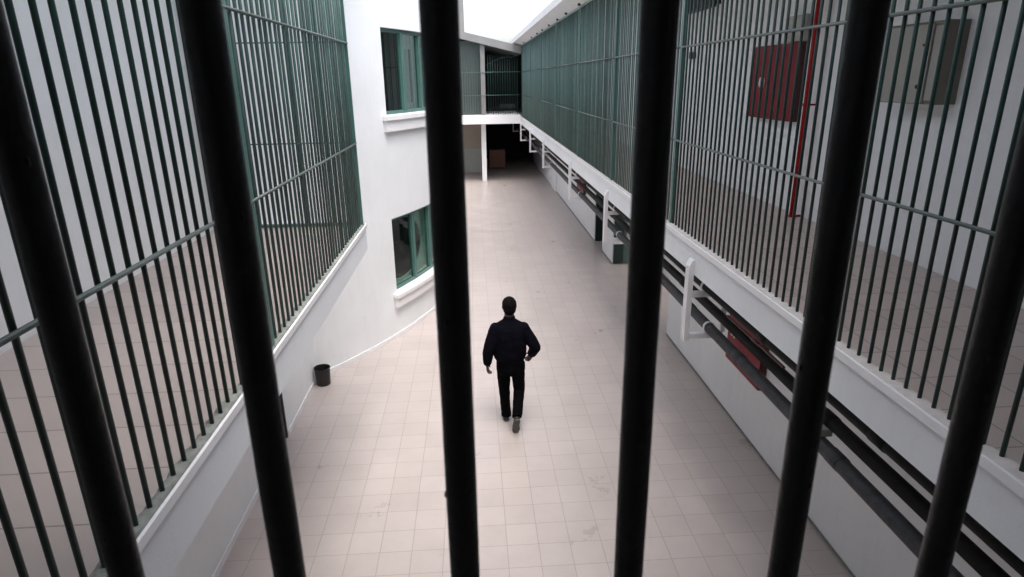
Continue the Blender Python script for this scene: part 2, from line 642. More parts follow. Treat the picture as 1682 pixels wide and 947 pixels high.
# drop the doubled inner faces where two blocks meet
seen = {}
kill = []
for f in bm.faces:
    k = tuple(sorted(v.index for v in f.verts))
bm.verts.index_update()
for f in bm.faces:
    k = tuple(sorted(v.index for v in f.verts))
    if k in seen:
        kill += [f, seen[k]]
    seen[k] = f
if kill:
    bmesh.ops.delete(bm, geom=list(set(kill)), context='FACES_ONLY')
obj('wall', bm, M_white, bow)
bm = B()
arcbox(bm, 41.0, T1, 0.0, 0.078, BR, BR + 0.014)
obj('skirting', bm, M_trim, bow)
bm = B()
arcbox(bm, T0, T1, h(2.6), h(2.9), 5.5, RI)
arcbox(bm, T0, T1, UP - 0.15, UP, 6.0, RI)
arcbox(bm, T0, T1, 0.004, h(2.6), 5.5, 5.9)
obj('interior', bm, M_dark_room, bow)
for wd in WIN:
    t0, t1, z0, z1 = wd['t0'], wd['t1'], wd['z0'], wd['z1']
    fo, fi = BR - 0.075, BR - 0.135
    bm = B()
    arcbox(bm, t0, t1, z0, z0 + 0.055, fi, fo)
    arcbox(bm, t0, t1, z1 - 0.055, z1, fi, fo)
    arcbox(bm, t0, t0 - 0.22, z0 + 0.055, z1 - 0.055, fi, fo)
    arcbox(bm, t1 + 0.3, t1, z0 + 0.055, z1 - 0.055, fi, fo)
    for tm in (22.85, 18.6):
        arcbox(bm, tm + 0.24, tm - 0.24, z0 + 0.055, z1 - 0.055, fi, fo + 0.02)
    fr = obj('window_frame', bm, M_green_frame, bow)
    bm = B()
    arcbox(bm, t0 - 0.2, t1 + 0.28, z0 + 0.06, z1 - 0.06, fi + 0.028, fi + 0.034, 1.0)
    obj('pane', bm, M_glass, fr)
    if wd['up']:
        bm = B()
        arcbox(bm, 21.25, 21.0, z0 + 0.16, z1 - 0.28, fo - 0.005, fo + 0.03)
        obj('handle_bar', bm, M_rail, fr)
    bm = B()
    arcbox(bm, t0 + 0.75, t1 - 0.8, z0 - 0.075, z0 - 0.012, BR - 0.20, BR + 0.105)
    arcbox(bm, t0 + 0.55, t1 - 0.6, z0 - 0.25, z0 - 0.075, BR - 0.004, BR + 0.07)
    sl = obj('window_sill', bm, M_trim, bow)
# pale partition with a round opening behind the lower window
bm = B()
z0, z1 = h(-3.428), h(-2.167)
n = 60
for i in range(n):
    ta = 27.75 - (27.75 - 14.45) * i / n
    tb = 27.75 - (27.75 - 14.45) * (i + 1) / n
    tm = (ta + tb) / 2
    e = ((tm - 24.3) / 5.1)
    if abs(e) < 1:
        dz = 0.53 * math.sqrt(1 - e * e)
        arcbox(bm, ta, tb, z0, h(-2.80) - dz, BR - 0.22, BR - 0.19)
        if tm < 24.5:
            arcbox(bm, ta, tb, h(-2.80) + dz, z1, BR - 0.22, BR - 0.19)
    else:
        arcbox(bm, ta, tb, z0, z1, BR - 0.22, BR - 0.19)
obj('round_opening_screen', bm, M_teal_pale, bow)
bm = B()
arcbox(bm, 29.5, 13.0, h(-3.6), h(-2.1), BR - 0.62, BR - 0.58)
obj('dark_backing', bm, M_black, bow)  # dark sheet added behind the opening in place of the unlit room
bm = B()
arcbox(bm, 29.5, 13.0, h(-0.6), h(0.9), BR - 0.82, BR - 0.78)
obj('dark_backing', bm, M_dark_room, bow)  # dark sheet added behind the upper panes in the same way

# wall continuing behind the bow towards the footbridge
xe = bp(T1, BR, 0)
bm = B()
box(bm, xe.x - 0.3, xe.x, xe.y - 0.05, 30.4, 0, h(1.9))
tag(obj('side_wall', bm, M_white), 'white wall hidden beyond the bowed wall', 'wall')

# ------------------------------------------------------------------ footbridge at the far end
fb = thing('footbridge', 'covered footbridge with white edge closing the far end', 'footbridge', (0, 27, 0))
bm = B()
box(bm, -3.4, 2.055, 27.0, 30.3, h(-1.775), h(-1.41), 0.006)
obj('deck', bm, M_trim, fb)
bm = B()
a0, a1 = h(1.855), h(1.26)
prof = [(-0.75, h(1.93)), (2.10, a1), (2.10, a1 - 0.05), (2.10, a1 - 0.30), (-0.75, h(1.93) - 0.27)]
prism_y(bm, prof, 26.9, 33.75)
box(bm, -3.4, -0.75, 26.9, 31.0, h(1.66), h(1.93))
obj('roof', bm, M_roof, fb)
bm = B()
box(bm, -3.4, 0.44, 27.45, 27.6, h(-1.40), h(1.5))
obj('back_panel', bm, M_grey_wall, fb)  # panel colour darkened to stand in for shade on the footbridge
bm = B()
box(bm, 0.44, 0.62, 27.06, 27.24, h(-1.41), h(1.42))
obj('column', bm, M_roof, fb)  # column greyed in colour for the same shade
bm = B()
box(bm, 0.44, 5.0, 33.5, 33.7, h(-1.4), h(1.28))
box(bm, -3.4, 0.44, 30.0, 30.1, h(-1.4), h(1.6))
box(bm, 0.40, 0.44, 27.6, 33.5, h(-1.4), h(1.3))
box(bm, 0.44, 3.7, 30.3, 33.5, h(-1.6), h(-1.4))
obj('interior', bm, M_dark_room, fb)
bm = B()
box(bm, 1.35, 2.05, 30.4, 30.46, h(-1.28), h(-1.10))
obj('parapet', bm, M_grey_wall, fb)
bm = B()
tube(bm, [(0.75, 29.5, h(0.62)), (1.3, 29.6, h(0.86)), (1.95, 29.7, h(1.0))], 0.035, 10)
obj('ceiling_pipe', bm, M_grey_wall, fb)

tcol = B()
box(tcol, 0.405, 0.605, 27.55, 27.78, 0, h(-1.775), 0.006)
tag(obj('column', tcol, M_trim), 'white square column standing under the far footbridge', 'column')

t = thing('partition', 'two-tone beige and grey panel wall left of the white column under the footbridge', 'wall', (-1, 30.4, 0))
bm = B()
box(bm, -3.0, 0.44, 30.4, 30.55, 1.12, h(-1.78))
obj('upper_panel', bm, mat('beige_panel', (0.52, 0.46, 0.39), 0.7, 0.08, 1.2), t)
bm = B()
box(bm, -3.0, 0.44, 30.38, 30.55, 0.0, 1.12)
obj('lower_panel', bm, mat('grey_green_panel', (0.52, 0.55, 0.52), 0.6, 0.06, 1.2), t)
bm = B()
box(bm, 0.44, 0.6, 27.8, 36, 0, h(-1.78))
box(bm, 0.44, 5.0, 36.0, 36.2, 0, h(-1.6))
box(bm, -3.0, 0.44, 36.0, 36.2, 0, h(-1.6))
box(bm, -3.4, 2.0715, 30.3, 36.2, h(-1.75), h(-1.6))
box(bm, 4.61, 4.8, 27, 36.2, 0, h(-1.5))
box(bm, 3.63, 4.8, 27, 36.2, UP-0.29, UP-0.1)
tag(obj('passage_wall', bm, M_dark_room), 'dark passage walls under the far footbridge', 'wall')  # shade of the passage put into a near-black wall colour

t = thing('wooden_cabinet', 'low red-brown wooden cabinet in the dark under the footbridge', 'cabinet', (1.2, 31.6, 0))
bm = B()
box(bm, 0.83, 1.61, 31.5, 31.95, 0.07, 0.93, 0.01)
obj('body', bm, M_wood, t)
bm = B()
box(bm, 0.86, 1.58, 31.52, 31.9, 0, 0.0695)
obj('plinth', bm, M_black, t)
bm = B()
box(bm, 0.86, 1.21, 31.485, 31.5, 0.1, 0.9, 0.004)
box(bm, 1.23, 1.58, 31.485, 31.5, 0.1, 0.9, 0.004)
obj('door', bm, M_wood, t)

bm = B()
box(bm, -0.95, -0.17, 28.2, 28.9, h(1.72), h(6.5))
tag(obj('roof_pier', bm, M_roof), 'pale pier rising above the left end of the footbridge roof', 'pier')


# ------------------------------------------------------------------ barred screens
def bar_mesh(length, r=0.010, n=12, m=None):
    bm = B()
    tube(bm, [(0, 0, 0), (0, 0, length)], r, n)
    me = bpy.data.meshes.new('bar')
    bmesh.ops.recalc_face_normals(bm, faces=bm.faces[:])
    bm.to_mesh(me)
    bm.free()
    for p in me.polygons:
        p.use_smooth = len(p.vertices) == 4
    me.materials.append(m or M_bar_shaded)
    return me


RAIL_LO, RAIL_HI = h(-0.625), h(0.275)


def screen_y(label, x, y0, y1, z_top, ys, side, group, hi, fix=(), pw=0.0205, m=None):
    """bay of upright bars along y; side = +1 when the courtyard lies towards +x"""
    t = thing('barred_screen', label, 'barred screen', (x, (y0 + y1) / 2, UP), group)
    me = bar_mesh(z_top - UP + 0.004, m=m)
    first = None
    for y in ys:
        if first is None:
            o = bpy.data.objects.new('bar', me)
            first = o
        else:
            o = first.copy()
        C.objects.link(o)
        o.parent = t
        o.location = (random.uniform(-.0015, .0015), y - (y0 + y1) / 2 + random.uniform(-.002, .002), 0)
        o.rotation_euler = (random.uniform(-.0022, .0022), random.uniform(-.0012, .0012), random.uniform(0, 6))
    for zr in (RAIL_LO, hi):
        bm = B()
        tube(bm, [(x + side * 0.017, y0, zr), (x + side * 0.017, y1, zr)], 0.010, 12, ref=(0, 0, 1))
        obj('rail', bm, M_rail, t, smooth=True)
    bm = B()
    box(bm, x - 0.015, x + 0.015, y0, y1, z_top - 0.03, z_top + 0.004)
    obj('top_rail', bm, M_post, t)
    for y in (y0 + pw + 0.0005, y1 - pw - 0.0005):
        bm = B()
        box(bm, x - 0.022, x + 0.022, y - pw, y + pw, UP, z_top, 0.003)
        obj('post', bm, M_post, t)
    for y in fix:
        bm = B()
        box(bm, x - 0.09, x - 0.045, y - 0.045, y + 0.045, z_top - 0.008, z_top + 0.04, 0.006)
        obj('fixing', bm, M_black, t)
    return t


def steps(a, b, s=0.1, ph=0.0):
    k = math.ceil((a - ph) / s)
    r = []
    while ph + k * s <= b:
        r.append(ph + k * s)
        k += 1
    return r


ZR = h(1.275)
GRR = 'green barred screens along the right walkway'
edges = [0.5, 6.55, 9.54, 12.67, 16.1, 19.6, 23.1, 26.85]
labs = ['long barred screen in front of the red and beige wall cabinets on the right',
        'green barred screen starting at the double post beyond the red cabinet',
        'green barred screen over the second white pipe bracket from the viewer',
        'green barred screen over the third white pipe bracket from the viewer',
        'green barred screen over the fourth white pipe bracket from the viewer',
        'green barred screen over the fifth white pipe bracket from the viewer',
        'small looking green barred screen of the right walkway touching the far footbridge']
fx = [12.53, 14.2, 15.6, 17.2, 18.8, 20.2, 22.0, 25.2, 10.9, 9.4]
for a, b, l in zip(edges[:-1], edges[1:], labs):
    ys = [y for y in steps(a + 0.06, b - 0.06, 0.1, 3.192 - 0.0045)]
    screen_y(l, 2.125, a, b, ZR, ys, -1, GRR, RAIL_HI, [y for y in fx if a < y < b], 0.0205 if a < 3 else 0.0105, M_bar_shaded if a < 3 else M_bar_lit)

GRL = 'green barred screens of the left walkway'
ZL = h(2.25)
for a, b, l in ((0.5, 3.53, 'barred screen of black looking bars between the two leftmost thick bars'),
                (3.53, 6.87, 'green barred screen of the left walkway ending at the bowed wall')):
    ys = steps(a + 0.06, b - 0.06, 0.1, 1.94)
    screen_y(l, -1.245, a, b, ZL, ys, +1, GRL, h(0.365), (), 0.013, M_bar_shaded if a < 3 else M_bar_lit)

# cross screen closing the left walkway
t = thing('barred_screen', 'green cross screen closing the end of the left walkway', 'barred screen', (-2.0, 6.84, UP), GRL)
me = bar_mesh(ZL - UP)
first = None
for x in steps(-2.78, -1.30, 0.1, -2.72):
    if first is None:
        first = o = bpy.data.objects.new('bar', me)
    else:
        o = first.copy()
    C.objects.link(o)
    o.parent = t
    o.location = (x + 2.0, 0, 0)
for zr in (h(-0.61), h(0.375)):
    bm = B()
    tube(bm, [(-2.81, 6.825, zr), (-1.27, 6.825, zr)], 0.007, 12, ref=(0, 0, 1))
    obj('rail', bm, M_post, t, smooth=True)
bm = B()
box(bm, -2.81, -1.27, 6.82, 6.86, UP + 0.002, UP + 0.035)
obj('bottom_rail', bm, M_post, t)
for x in (-2.79, -1.30):
    bm = B()
    box(bm, x - 0.02, x + 0.02, 6.815, 6.865, UP + 0.05, ZL)
    obj('post', bm, M_post, t)

# screen on the far footbridge
t = thing('barred_screen', 'distant barred screen along the front of the far footbridge', 'barred screen', (0.6, 27.15, h(-1.41)), 'footbridge screens')
xs = [x for x in steps(-0.7, 2.0, 0.1, -0.66) if not (0.40 < x < 0.65)]
me = bar_mesh(2.35)
first = None
for x in xs:
    if first is None:
        first = o = bpy.data.objects.new('bar', me)
    else:
        o = first.copy()
    C.objects.link(o)
    o.parent = t
    o.location = (x - 0.6, 0, 0)
for zr in (RAIL_LO, RAIL_HI):
    bm = B()
    tube(bm, [(-0.9, 27.03, zr), (2.05, 27.03, zr)], 0.010, 10, ref=(0, 0, 1))
    obj('rail', bm, M_post, t, smooth=True)

# ------------------------------------------------------------------ pipes and brackets under the right walkway
gp = 'pipes hung under the right walkway'


def pipe(label, x, z, r, y0, y1, m, joints=(), cat='pipe', wob=0.0):
    t = thing('pipe', label, cat, (x, (y0 + y1) / 2, h(z)), gp)
    bm = B()
    n = 40
    pts = []
    for i in range(n + 1):
        y = y0 + (y1 - y0) * i / n
        pts.append((x + random.uniform(-wob, wob), y, h(z) + random.uniform(-wob, wob)))
    tube(bm, pts, r, 20, ref=(0, 0, 1))
    smooth_by_angle(obj('run', bm, m, t), 50)
    for y in joints:
        bm = B()
        tube(bm, [(x, y - 0.07, h(z)), (x, y - 0.065, h(z)), (x, y + 0.065, h(z)), (x, y + 0.07, h(z))], [r + 0.001, r + 0.0045, r + 0.0045, r + 0.001], 20, ref=(0, 0, 1))
        smooth_by_angle(obj('collar', bm, m, t), 40)
    return t


pipe('black pipe tucked highest under the right walkway edge', 2.215, -1.931, 0.042, -2, 33, M_black_pipe, (2.9, 4.35, 7.9, 11.8), wob=0.0015)
pipe('thick black middle pipe between the highest and the lowest pipe', 2.35, -2.213, 0.047, -2, 33, M_black_pipe, (3.6, 6.6, 10.4), wob=0.0015)
pipe('grey wrapped lowest pipe resting on the lower bracket arms', 2.283, -2.362, 0.052, -2, 33, M_grey_pipe, (3.35, 4.9, 6.2, 8.6, 11.2, 14.8), wob=0.002)
pipe('thin red-brown pipe running above the thick black pipe', 2.315, -2.115, 0.012, 4.2, 5.3, M_dark_red, (4.7,))

gb = 'white brackets carrying the pipes'
ordn = ['biggest white pipe bracket, its hooked top on the right walkway edge',
        'second white pipe bracket from the viewer, beside the recessed green door',
        'third white pipe bracket from the viewer, next to the far red box',
        'fourth white pipe bracket from the viewer on the right walkway edge',
        'fifth white pipe bracket from the viewer on the right walkway edge',
        'white pipe bracket just in front of the far footbridge edge',
        'faint white pipe bracket in the dark behind the footbridge edge']
for y, l in zip([5.64, 9.55, 13.25, 18.35, 22.5, 26.8, 31.7], ordn):
    t = thing('pipe_bracket', l, 'bracket', (2.05, y, UP - 0.3), gb)
    bm = B()
    # flat hanger, bent over the slab face at its top
    prof = [(2.0505, h(-1.655)), (2.0705, h(-1.655)), (2.0705, h(-2.475)), (2.0205, h(-2.475)), (2.0205, h(-1.715))]
    a = [bm.verts.new((x, y - 0.05, z)) for x, z in prof]
    b = [bm.verts.new((x, y + 0.05, z)) for x, z in prof]
    for k in range(5):
        bm.faces.new((a[k], a[(k + 1) % 5], b[(k + 1) % 5], b[k]))
    bm.faces.new(list(reversed(a)))
    bm.faces.new(b)
    obj('hanger', bm, M_metal_white, t)
    for za in (h(-2.006), h(-2.44)):
        bm = B()
        box(bm, 2.0707, 2.42 if za < h(-2.3) else 2.44, y - 0.03, y + 0.03, za - 0.028, za + 0.024, 0.003)
        obj('arm', bm, M_metal_white, t)
    bm = B()
    for zb in (h(-1.72), h(-1.76)):
        tube(bm, [(2.012, y, zb), (2.0203, y, zb)], 0.009, 8)
    obj('bolt', bm, M_metal_white, t)
    for cx_, cz_, cr_ in ((2.215, h(-1.931), 0.042), (2.283, h(-2.362), 0.052)):
        bm = B()
        tube(bm, [(cx_, y - 0.018, cz_), (cx_, y + 0.018, cz_)], cr_ + 0.006, 20, ref=(0, 0, 1))
        obj('clamp', bm, M_metal_white, t)
    bm = B()
    box(bm, 2.402, 2.438, y - 0.02, y + 0.02, h(-2.4155), UP - 0.298)
    obj('rear_hanger', bm, M_metal_white, t)

# small grey junction box clipped to the pipes
t = thing('junction_box', 'small beige clip box on the pipes below the right walkway', 'box', (2.34, 3.62, h(-2.3)))
bm = B()
box(bm, 2.25, 2.34, 3.52, 3.66, h(-2.30), h(-2.245), 0.006)
obj('body', bm, M_beige_cab, t)


# ------------------------------------------------------------------ fire cabinets, riser and electrical cabinet
def fire_cabinet(label, x0, x1, y0, y1, z0, z1, yh, zh):
    t = thing('fire_cabinet', label, 'fire cabinet', ((x0 + x1) / 2, (y0 + y1) / 2, z0), 'red fire cabinets')
    bm = B()
    box(bm, x0 + 0.012, x1, y0, y1, z0, z1, 0.006)
    obj('body', bm, M_dark_red, t)
    bm = B()
    box(bm, x0, x0 + 0.0118, y0 + 0.006, y1 - 0.006, z0 + 0.006, z1 - 0.006, 0.003)
    d = obj('door', bm, M_red, t)
    bm = B()
    for zz in (z0 + 0.12, z1 - 0.12):
        tube(bm, [(x0 + 0.004, y0 + 0.004, zz - 0.04), (x0 + 0.004, y0 + 0.004, zz + 0.04)], 0.008, 8)
    obj('hinges', bm, M_dark_red, d)
    bm = B()
    # two half rings: the pull of the cabinet
    for s in (-1, 1):
        pts = []
        for k in range(9):
            a = math.radians(-62 + 124 * k / 8)
            pts.append((x0 - 0.008, yh + s * (0.012 + 0.040 * math.cos(a)), zh + 0.055 * math.sin(a)))
        tube(bm, pts, 0.017, 8, ref=(1, 0, 0))
    obj('handle', bm, M_trim, d, smooth=True)
    return t


fire_cabinet('dark red fire cabinet with white pull on the wall behind the right bars', 3.54, 3.629, 7.0, 8.1, h(-0.5), h(0.335), 7.79, h(-0.08))
fire_cabinet('red fire box low on the white wall behind the lowest pipe', 3.165, 3.249, 6.25, 7.2, h(-3.43), h(-2.72), 7.0, h(-3.02))
fire_cabinet('small looking far red fire box behind the third pipe bracket', 3.165, 3.249, 17.9, 19.1, h(-3.22), h(-2.75), 18.8, h(-2.9))

t = thing('riser_pipe', 'red vertical water riser beside the dark red fire cabinet', 'pipe', (3.53, 6.66, UP))
bm = B()
tube(bm, [(3.53, 6.66, UP), (3.53, 6.66, h(1.284))], 0.034, 18)
obj('run', bm, M_red_pipe, t, smooth=True)
for z in (UP + 0.012, h(-0.3), h(0.75)):
    bm = B()
    tube(bm, [(3.53, 6.66, z - 0.012), (3.53, 6.66, z + 0.012)], 0.042, 18)
    box(bm, 3.56, 3.629, 6.65, 6.67, z - 0.01, z + 0.01)
    obj('clamp', bm, M_red_pipe, t)

t = thing('electrical_cabinet', 'beige electrical cabinet with brown side on the right walkway wall', 'cabinet', (3.54, 5, h(-0.23)))
bm = B()
box(bm, 3.46, 3.629, 4.68, 5.33, h(-0.228), h(0.365), 0.004)
obj('body', bm, M_brown_cab, t)
bm = B()
box(bm, 3.437, 3.4595, 4.80, 5.325, h(-0.222), h(0.345), 0.004)
d = obj('door', bm, M_beige_cab, t)
bm = B()
tube(bm, [(3.425, 4.86, h(-0.10)), (3.437, 4.86, h(-0.10))], 0.016, 12)
tube(bm, [(3.425, 4.86, h(0.2)), (3.437, 4.86, h(0.2))], 0.010, 12)
obj('lock', bm, M_black, d)
bm = B()
for y in (4.78,):
    box(bm, 3.45, 3.4599, 4.70, 4.79, h(-0.20), h(0.33), 0.003)
obj('hinge_strip', bm, M_beige_cab, t)

t = thing('conduit', 'short white conduit rising from the beige electrical cabinet', 'conduit', (3.6, 5.36, h(0.4)))
bm = B()
tube(bm, [(3.55, 5.31, h(0.366)), (3.55, 5.31, h(1.283))], 0.016, 12)
obj('run', bm, M_trim, t, smooth=True)
bm = B()
box(bm, 3.52, 3.629, 5.29, 5.33, h(0.62), h(0.65))
obj('clamp', bm, M_black, t)

t = thing('alarm_box', 'pale grey box on the wall above the dark red fire cabinet', 'box', (3.58, 7.2, h(0.34)))
bm = B()
box(bm, 3.54, 3.629, 6.93, 7.32, h(0.342), h(0.61), 0.02)
obj('body', bm, M_beige_cab, t)
bm = B()
box(bm, 3.532, 3.5395, 6.97, 7.28, h(0.37), h(0.58), 0.003)
obj('cover', bm, M_beige_cab, t)

t = thing('wall_fitting', 'dark fitting high on the right walkway wall by the green double post', 'lamp', (3.58, 10, h(1)))  # plain dark wall fitting, kind not known
bm = B()
box(bm, 3.50, 3.629, 9.6, 10.9, h(0.98), h(1.20), 0.01)
obj('housing', bm, M_black, t)
bm = B()
box(bm, 3.51, 3.60, 9.7, 10.8, h(0.955), h(0.98), 0.004)
obj('underside_plate', bm, M_grey_wall, t)

t = thing('wall_switch', 'small dark switch box on the right walkway wall near the green post', 'switch', (3.6, 10.6, h(0.3)))
bm = B()
box(bm, 3.585, 3.629, 10.5, 10.72, h(0.27), h(0.37), 0.006)
obj('body', bm, M_black, t)
bm = B()
box(bm, 3.578, 3.5848, 10.56, 10.66, h(0.29), h(0.35), 0.002)
obj('rocker', bm, M_grey_wall, t)

# ------------------------------------------------------------------ waste bin
t = thing('waste_bin', 'small black waste bin standing in the corner by the bowed wall', 'bin', (-2.305, 8.50, 0))
bm = B()
cx, cy = -2.305, 8.50
prof = [(0.0, 0.004), (0.094, 0.004), (0.098, 0.012), (0.112, 0.255), (0.118, 0.258), (0.118, 0.272), (0.110, 0.272), (0.104, 0.25), (0.090, 0.02), (0.0, 0.02)]
n = 36
rows = []
for r, z in prof:
    if r == 0:
        rows.append([bm.verts.new((cx, cy, z))])
    else:
        rows.append([bm.verts.new((cx + r * math.cos(2 * math.pi * k / n), cy + r * math.sin(2 * math.pi * k / n), z)) for k in range(n)])
for a, b in zip(rows[:-1], rows[1:]):
    for k in range(n):
        k2 = (k + 1) % n
        if len(a) == 1:
            bm.faces.new((a[0], b[k2], b[k]))
        elif len(b) == 1:
            bm.faces.new((a[k], a[k2], b[0]))
        else:
            bm.faces.new((a[k], a[k2], b[k2], b[k]))
smooth_by_angle(obj('body', bm, M_bin, t), 40)

# ------------------------------------------------------------------ the walking man
def remesh(name, bm, vox, m, parent=None, sm=4, bumpy=None):
    """fuse overlapping closed shapes into one continuous smooth surface"""
    bmesh.ops.recalc_face_normals(bm, faces=bm.faces[:])
    me = bpy.data.meshes.new(name)
    bm.to_mesh(me)
    bm.free()
    tmp = bpy.data.objects.new(name, me)
    C.objects.link(tmp)
    md = tmp.modifiers.new('r', 'REMESH')
    md.mode = 'VOXEL'
    md.voxel_size = vox
    ms = tmp.modifiers.new('s', 'SMOOTH')
    ms.factor = 0.5
    ms.iterations = sm
    dg = bpy.context.evaluated_depsgraph_get()
    me2 = bpy.data.meshes.new_from_object(tmp.evaluated_get(dg))
    bpy.data.objects.remove(tmp)
    me2.name = name
    if bumpy:
        for v in me2.vertices:
            v.co += v.normal * bumpy(v.co)
    me2.materials.clear()
    me2.materials.append(m)
    for p in me2.polygons:
        p.use_smooth = True
    o = bpy.data.objects.new(name, me2)
    C.objects.link(o)
    o.parent = parent
    return o


def stack(bm, rows, n=24):
    """upright body section: rows of (x, y, z, rx, ry)"""
    loft(bm, [[Vector((x + a * math.cos(2 * math.pi * k / n), y + b * math.sin(2 * math.pi * k / n), z)) for k in range(n)] for x, y, z, a, b in rows])


def ball(bm, c, r, seg=20):
    rr = bmesh.ops.create_uvsphere(bm, u_segments=seg, v_segments=seg // 2 + 2, radius=1.0)
    bmesh.ops.scale(bm, vec=r, verts=rr['verts'])
    bmesh.ops.translate(bm, vec=c, verts=rr['verts'])


V = Vector
hipL, kneL, ankL = V((0.300, 7.09, 0.90)), V((0.305, 7.20, 0.50)), V((0.328, 7.235, 0.095))
hipR, kneR, ankR = V((0.470, 7.07, 0.90)), V((0.490, 7.09, 0.52)), V((0.446, 6.86, 0.27))
shL, elL, wrL = V((0.195, 7.05, 1.405)), V((0.112, 7.00, 1.105)), V((0.096, 7.02, 0.915))
shR, elR, wrR = V((0.558, 7.05, 1.395)), V((0.690, 7.02, 1.115)), V((0.658, 7.20, 0.945))
heelR, toeR = V((0.440, 6.80, 0.235)), V((0.428, 6.905, 0.022))
# body ---------------------------------------------------------------
bm = B()
stack(bm, [(0.385, 7.08, 0.82, 0.12, 0.09), (0.385, 7.08, 0.90, 0.155, 0.11), (0.382, 7.07, 1.02, 0.14, 0.10), (0.378, 7.06, 1.20, 0.16, 0.115),
           (0.377, 7.06, 1.33, 0.175, 0.115), (0.377, 7.06, 1.42, 0.14, 0.085), (0.377, 7.07, 1.47, 0.065, 0.065), (0.380, 7.085, 1.58, 0.055, 0.060)])
ball(bm, (0.382, 7.095, 1.645), (0.076, 0.096, 0.108))
ball(bm, (0.382, 7.125, 1.585), (0.056, 0.066, 0.062))
ball(bm, (0.382, 7.196, 1.632), (0.014, 0.020, 0.022), 12)      # nose
ball(bm, (0.382, 7.183, 1.588), (0.024, 0.010, 0.009), 12)      # mouth
for s in (-1, 1):
    ball(bm, (0.382 + s * 0.079, 7.09, 1.632), (0.012, 0.020, 0.032), 12)   # ears
tube(bm, [shL, elL, wrL], [0.050, 0.042, 0.028], 14)
tube(bm, [shR, elR, wrR], [0.050, 0.042, 0.028], 14)
tube(bm, [hipL, kneL, ankL], [0.080, 0.055, 0.038], 14)
tube(bm, [hipR, kneR, ankR], [0.080, 0.055, 0.038], 14)
tube(bm, [ankL + V((0, -0.02, -0.04)), ankL + V((0, 0.10, -0.06)), ankL + V((0, 0.20, -0.070))], [0.024, 0.022, 0.014], 12)
tube(bm, [heelR + V((0, 0.035, 0.03)), (heelR + toeR) / 2 + V((0, 0.03, 0.016)), toeR + V((0, 0.022, 0.02))], [0.024, 0.022, 0.014], 12)


def hand(bm, wr, dirv, side, palm_n):
    """palm, four curled fingers and a thumb; dirv points along the hand, side towards the thumb"""
    dirv = V(dirv).normalized()
    side = (V(side) - dirv * V(side).dot(dirv)).normalized()
    nrm = V(palm_n)
    nrm = (nrm - dirv * nrm.dot(dirv) - side * nrm.dot(side)).normalized()
    pc = [wr, wr + dirv * 0.035, wr + dirv * 0.085]
    rs = [ring(pc[0], dirv, side, 0.028, 0.020, 14), ring(pc[1], dirv, side, 0.040, 0.018, 14), ring(pc[2], dirv, side, 0.042, 0.015, 14)]
    loft(bm, rs)
    for k, L in enumerate((0.070, 0.080, 0.074, 0.058)):
        b0 = wr + dirv * 0.075 + side * (0.030 - 0.020 * k)
        b1 = b0 + (dirv * 0.9 + nrm * 0.25).normalized() * (L * 0.5)
        b2 = b1 + (dirv * 0.6 + nrm * 0.8).normalized() * (L * 0.32)
        b3 = b2 + (dirv * 0.15 + nrm * 1.0).normalized() * (L * 0.25)
        tube(bm, [b0, b1, b2, b3], [0.0095, 0.009, 0.0082, 0.007], 10)
    t0 = wr + dirv * 0.03 + side * 0.030
    t1 = t0 + (dirv * 0.6 + side * 0.7 + nrm * 0.3).normalized() * 0.035
    t2 = t1 + (dirv * 0.95 + side * 0.1 + nrm * 0.35).normalized() * 0.030
    tube(bm, [t0, t1, t2], [0.012, 0.0105, 0.008], 10)


hand(bm, wrL, (0.06, 0.10, -1), (0.25, 1, 0), (1, 0, 0))
hand(bm, wrR, (-0.25, 0.55, -0.75), (-0.5, 0.7, 0.6), (-1, -0.2, -0.3))
man = remesh('person', bm, 0.0065, M_skin, None, 3)
tag(man, 'man in dark jacket and trousers walking away across the tiled floor', 'person')
# eyes
bm = B()
for s in (-1, 1):
    ball(bm, (0.382 + s * 0.031, 7.177, 1.652), (0.014, 0.012, 0.010), 12)
obj('eyes', bm, M_eye, man, smooth=True)
# hair
rh = random.Random(3)
bm = B()
ball(bm, (0.382, 7.080, 1.668), (0.088, 0.105, 0.096), 28)
ball(bm, (0.382, 7.046, 1.622), (0.079, 0.068, 0.082), 24)
remesh('hair', bm, 0.006, M_hair, man, 2, lambda c: 0.0022 * math.sin(c.x * 260 + c.z * 90) * math.sin(c.z * 210 + c.y * 70))


from mathutils import noise as mnoise


def folds(c):
    a = mnoise.noise(V((c.x * 9 + c.z * 4, c.y * 9, c.z * 13)))
    b = mnoise.noise(V((c.x * 21 - c.z * 9, c.y * 21, c.z * 24 + 5)))
    return 0.006 * a + 0.003 * (1 - 2 * abs(b))


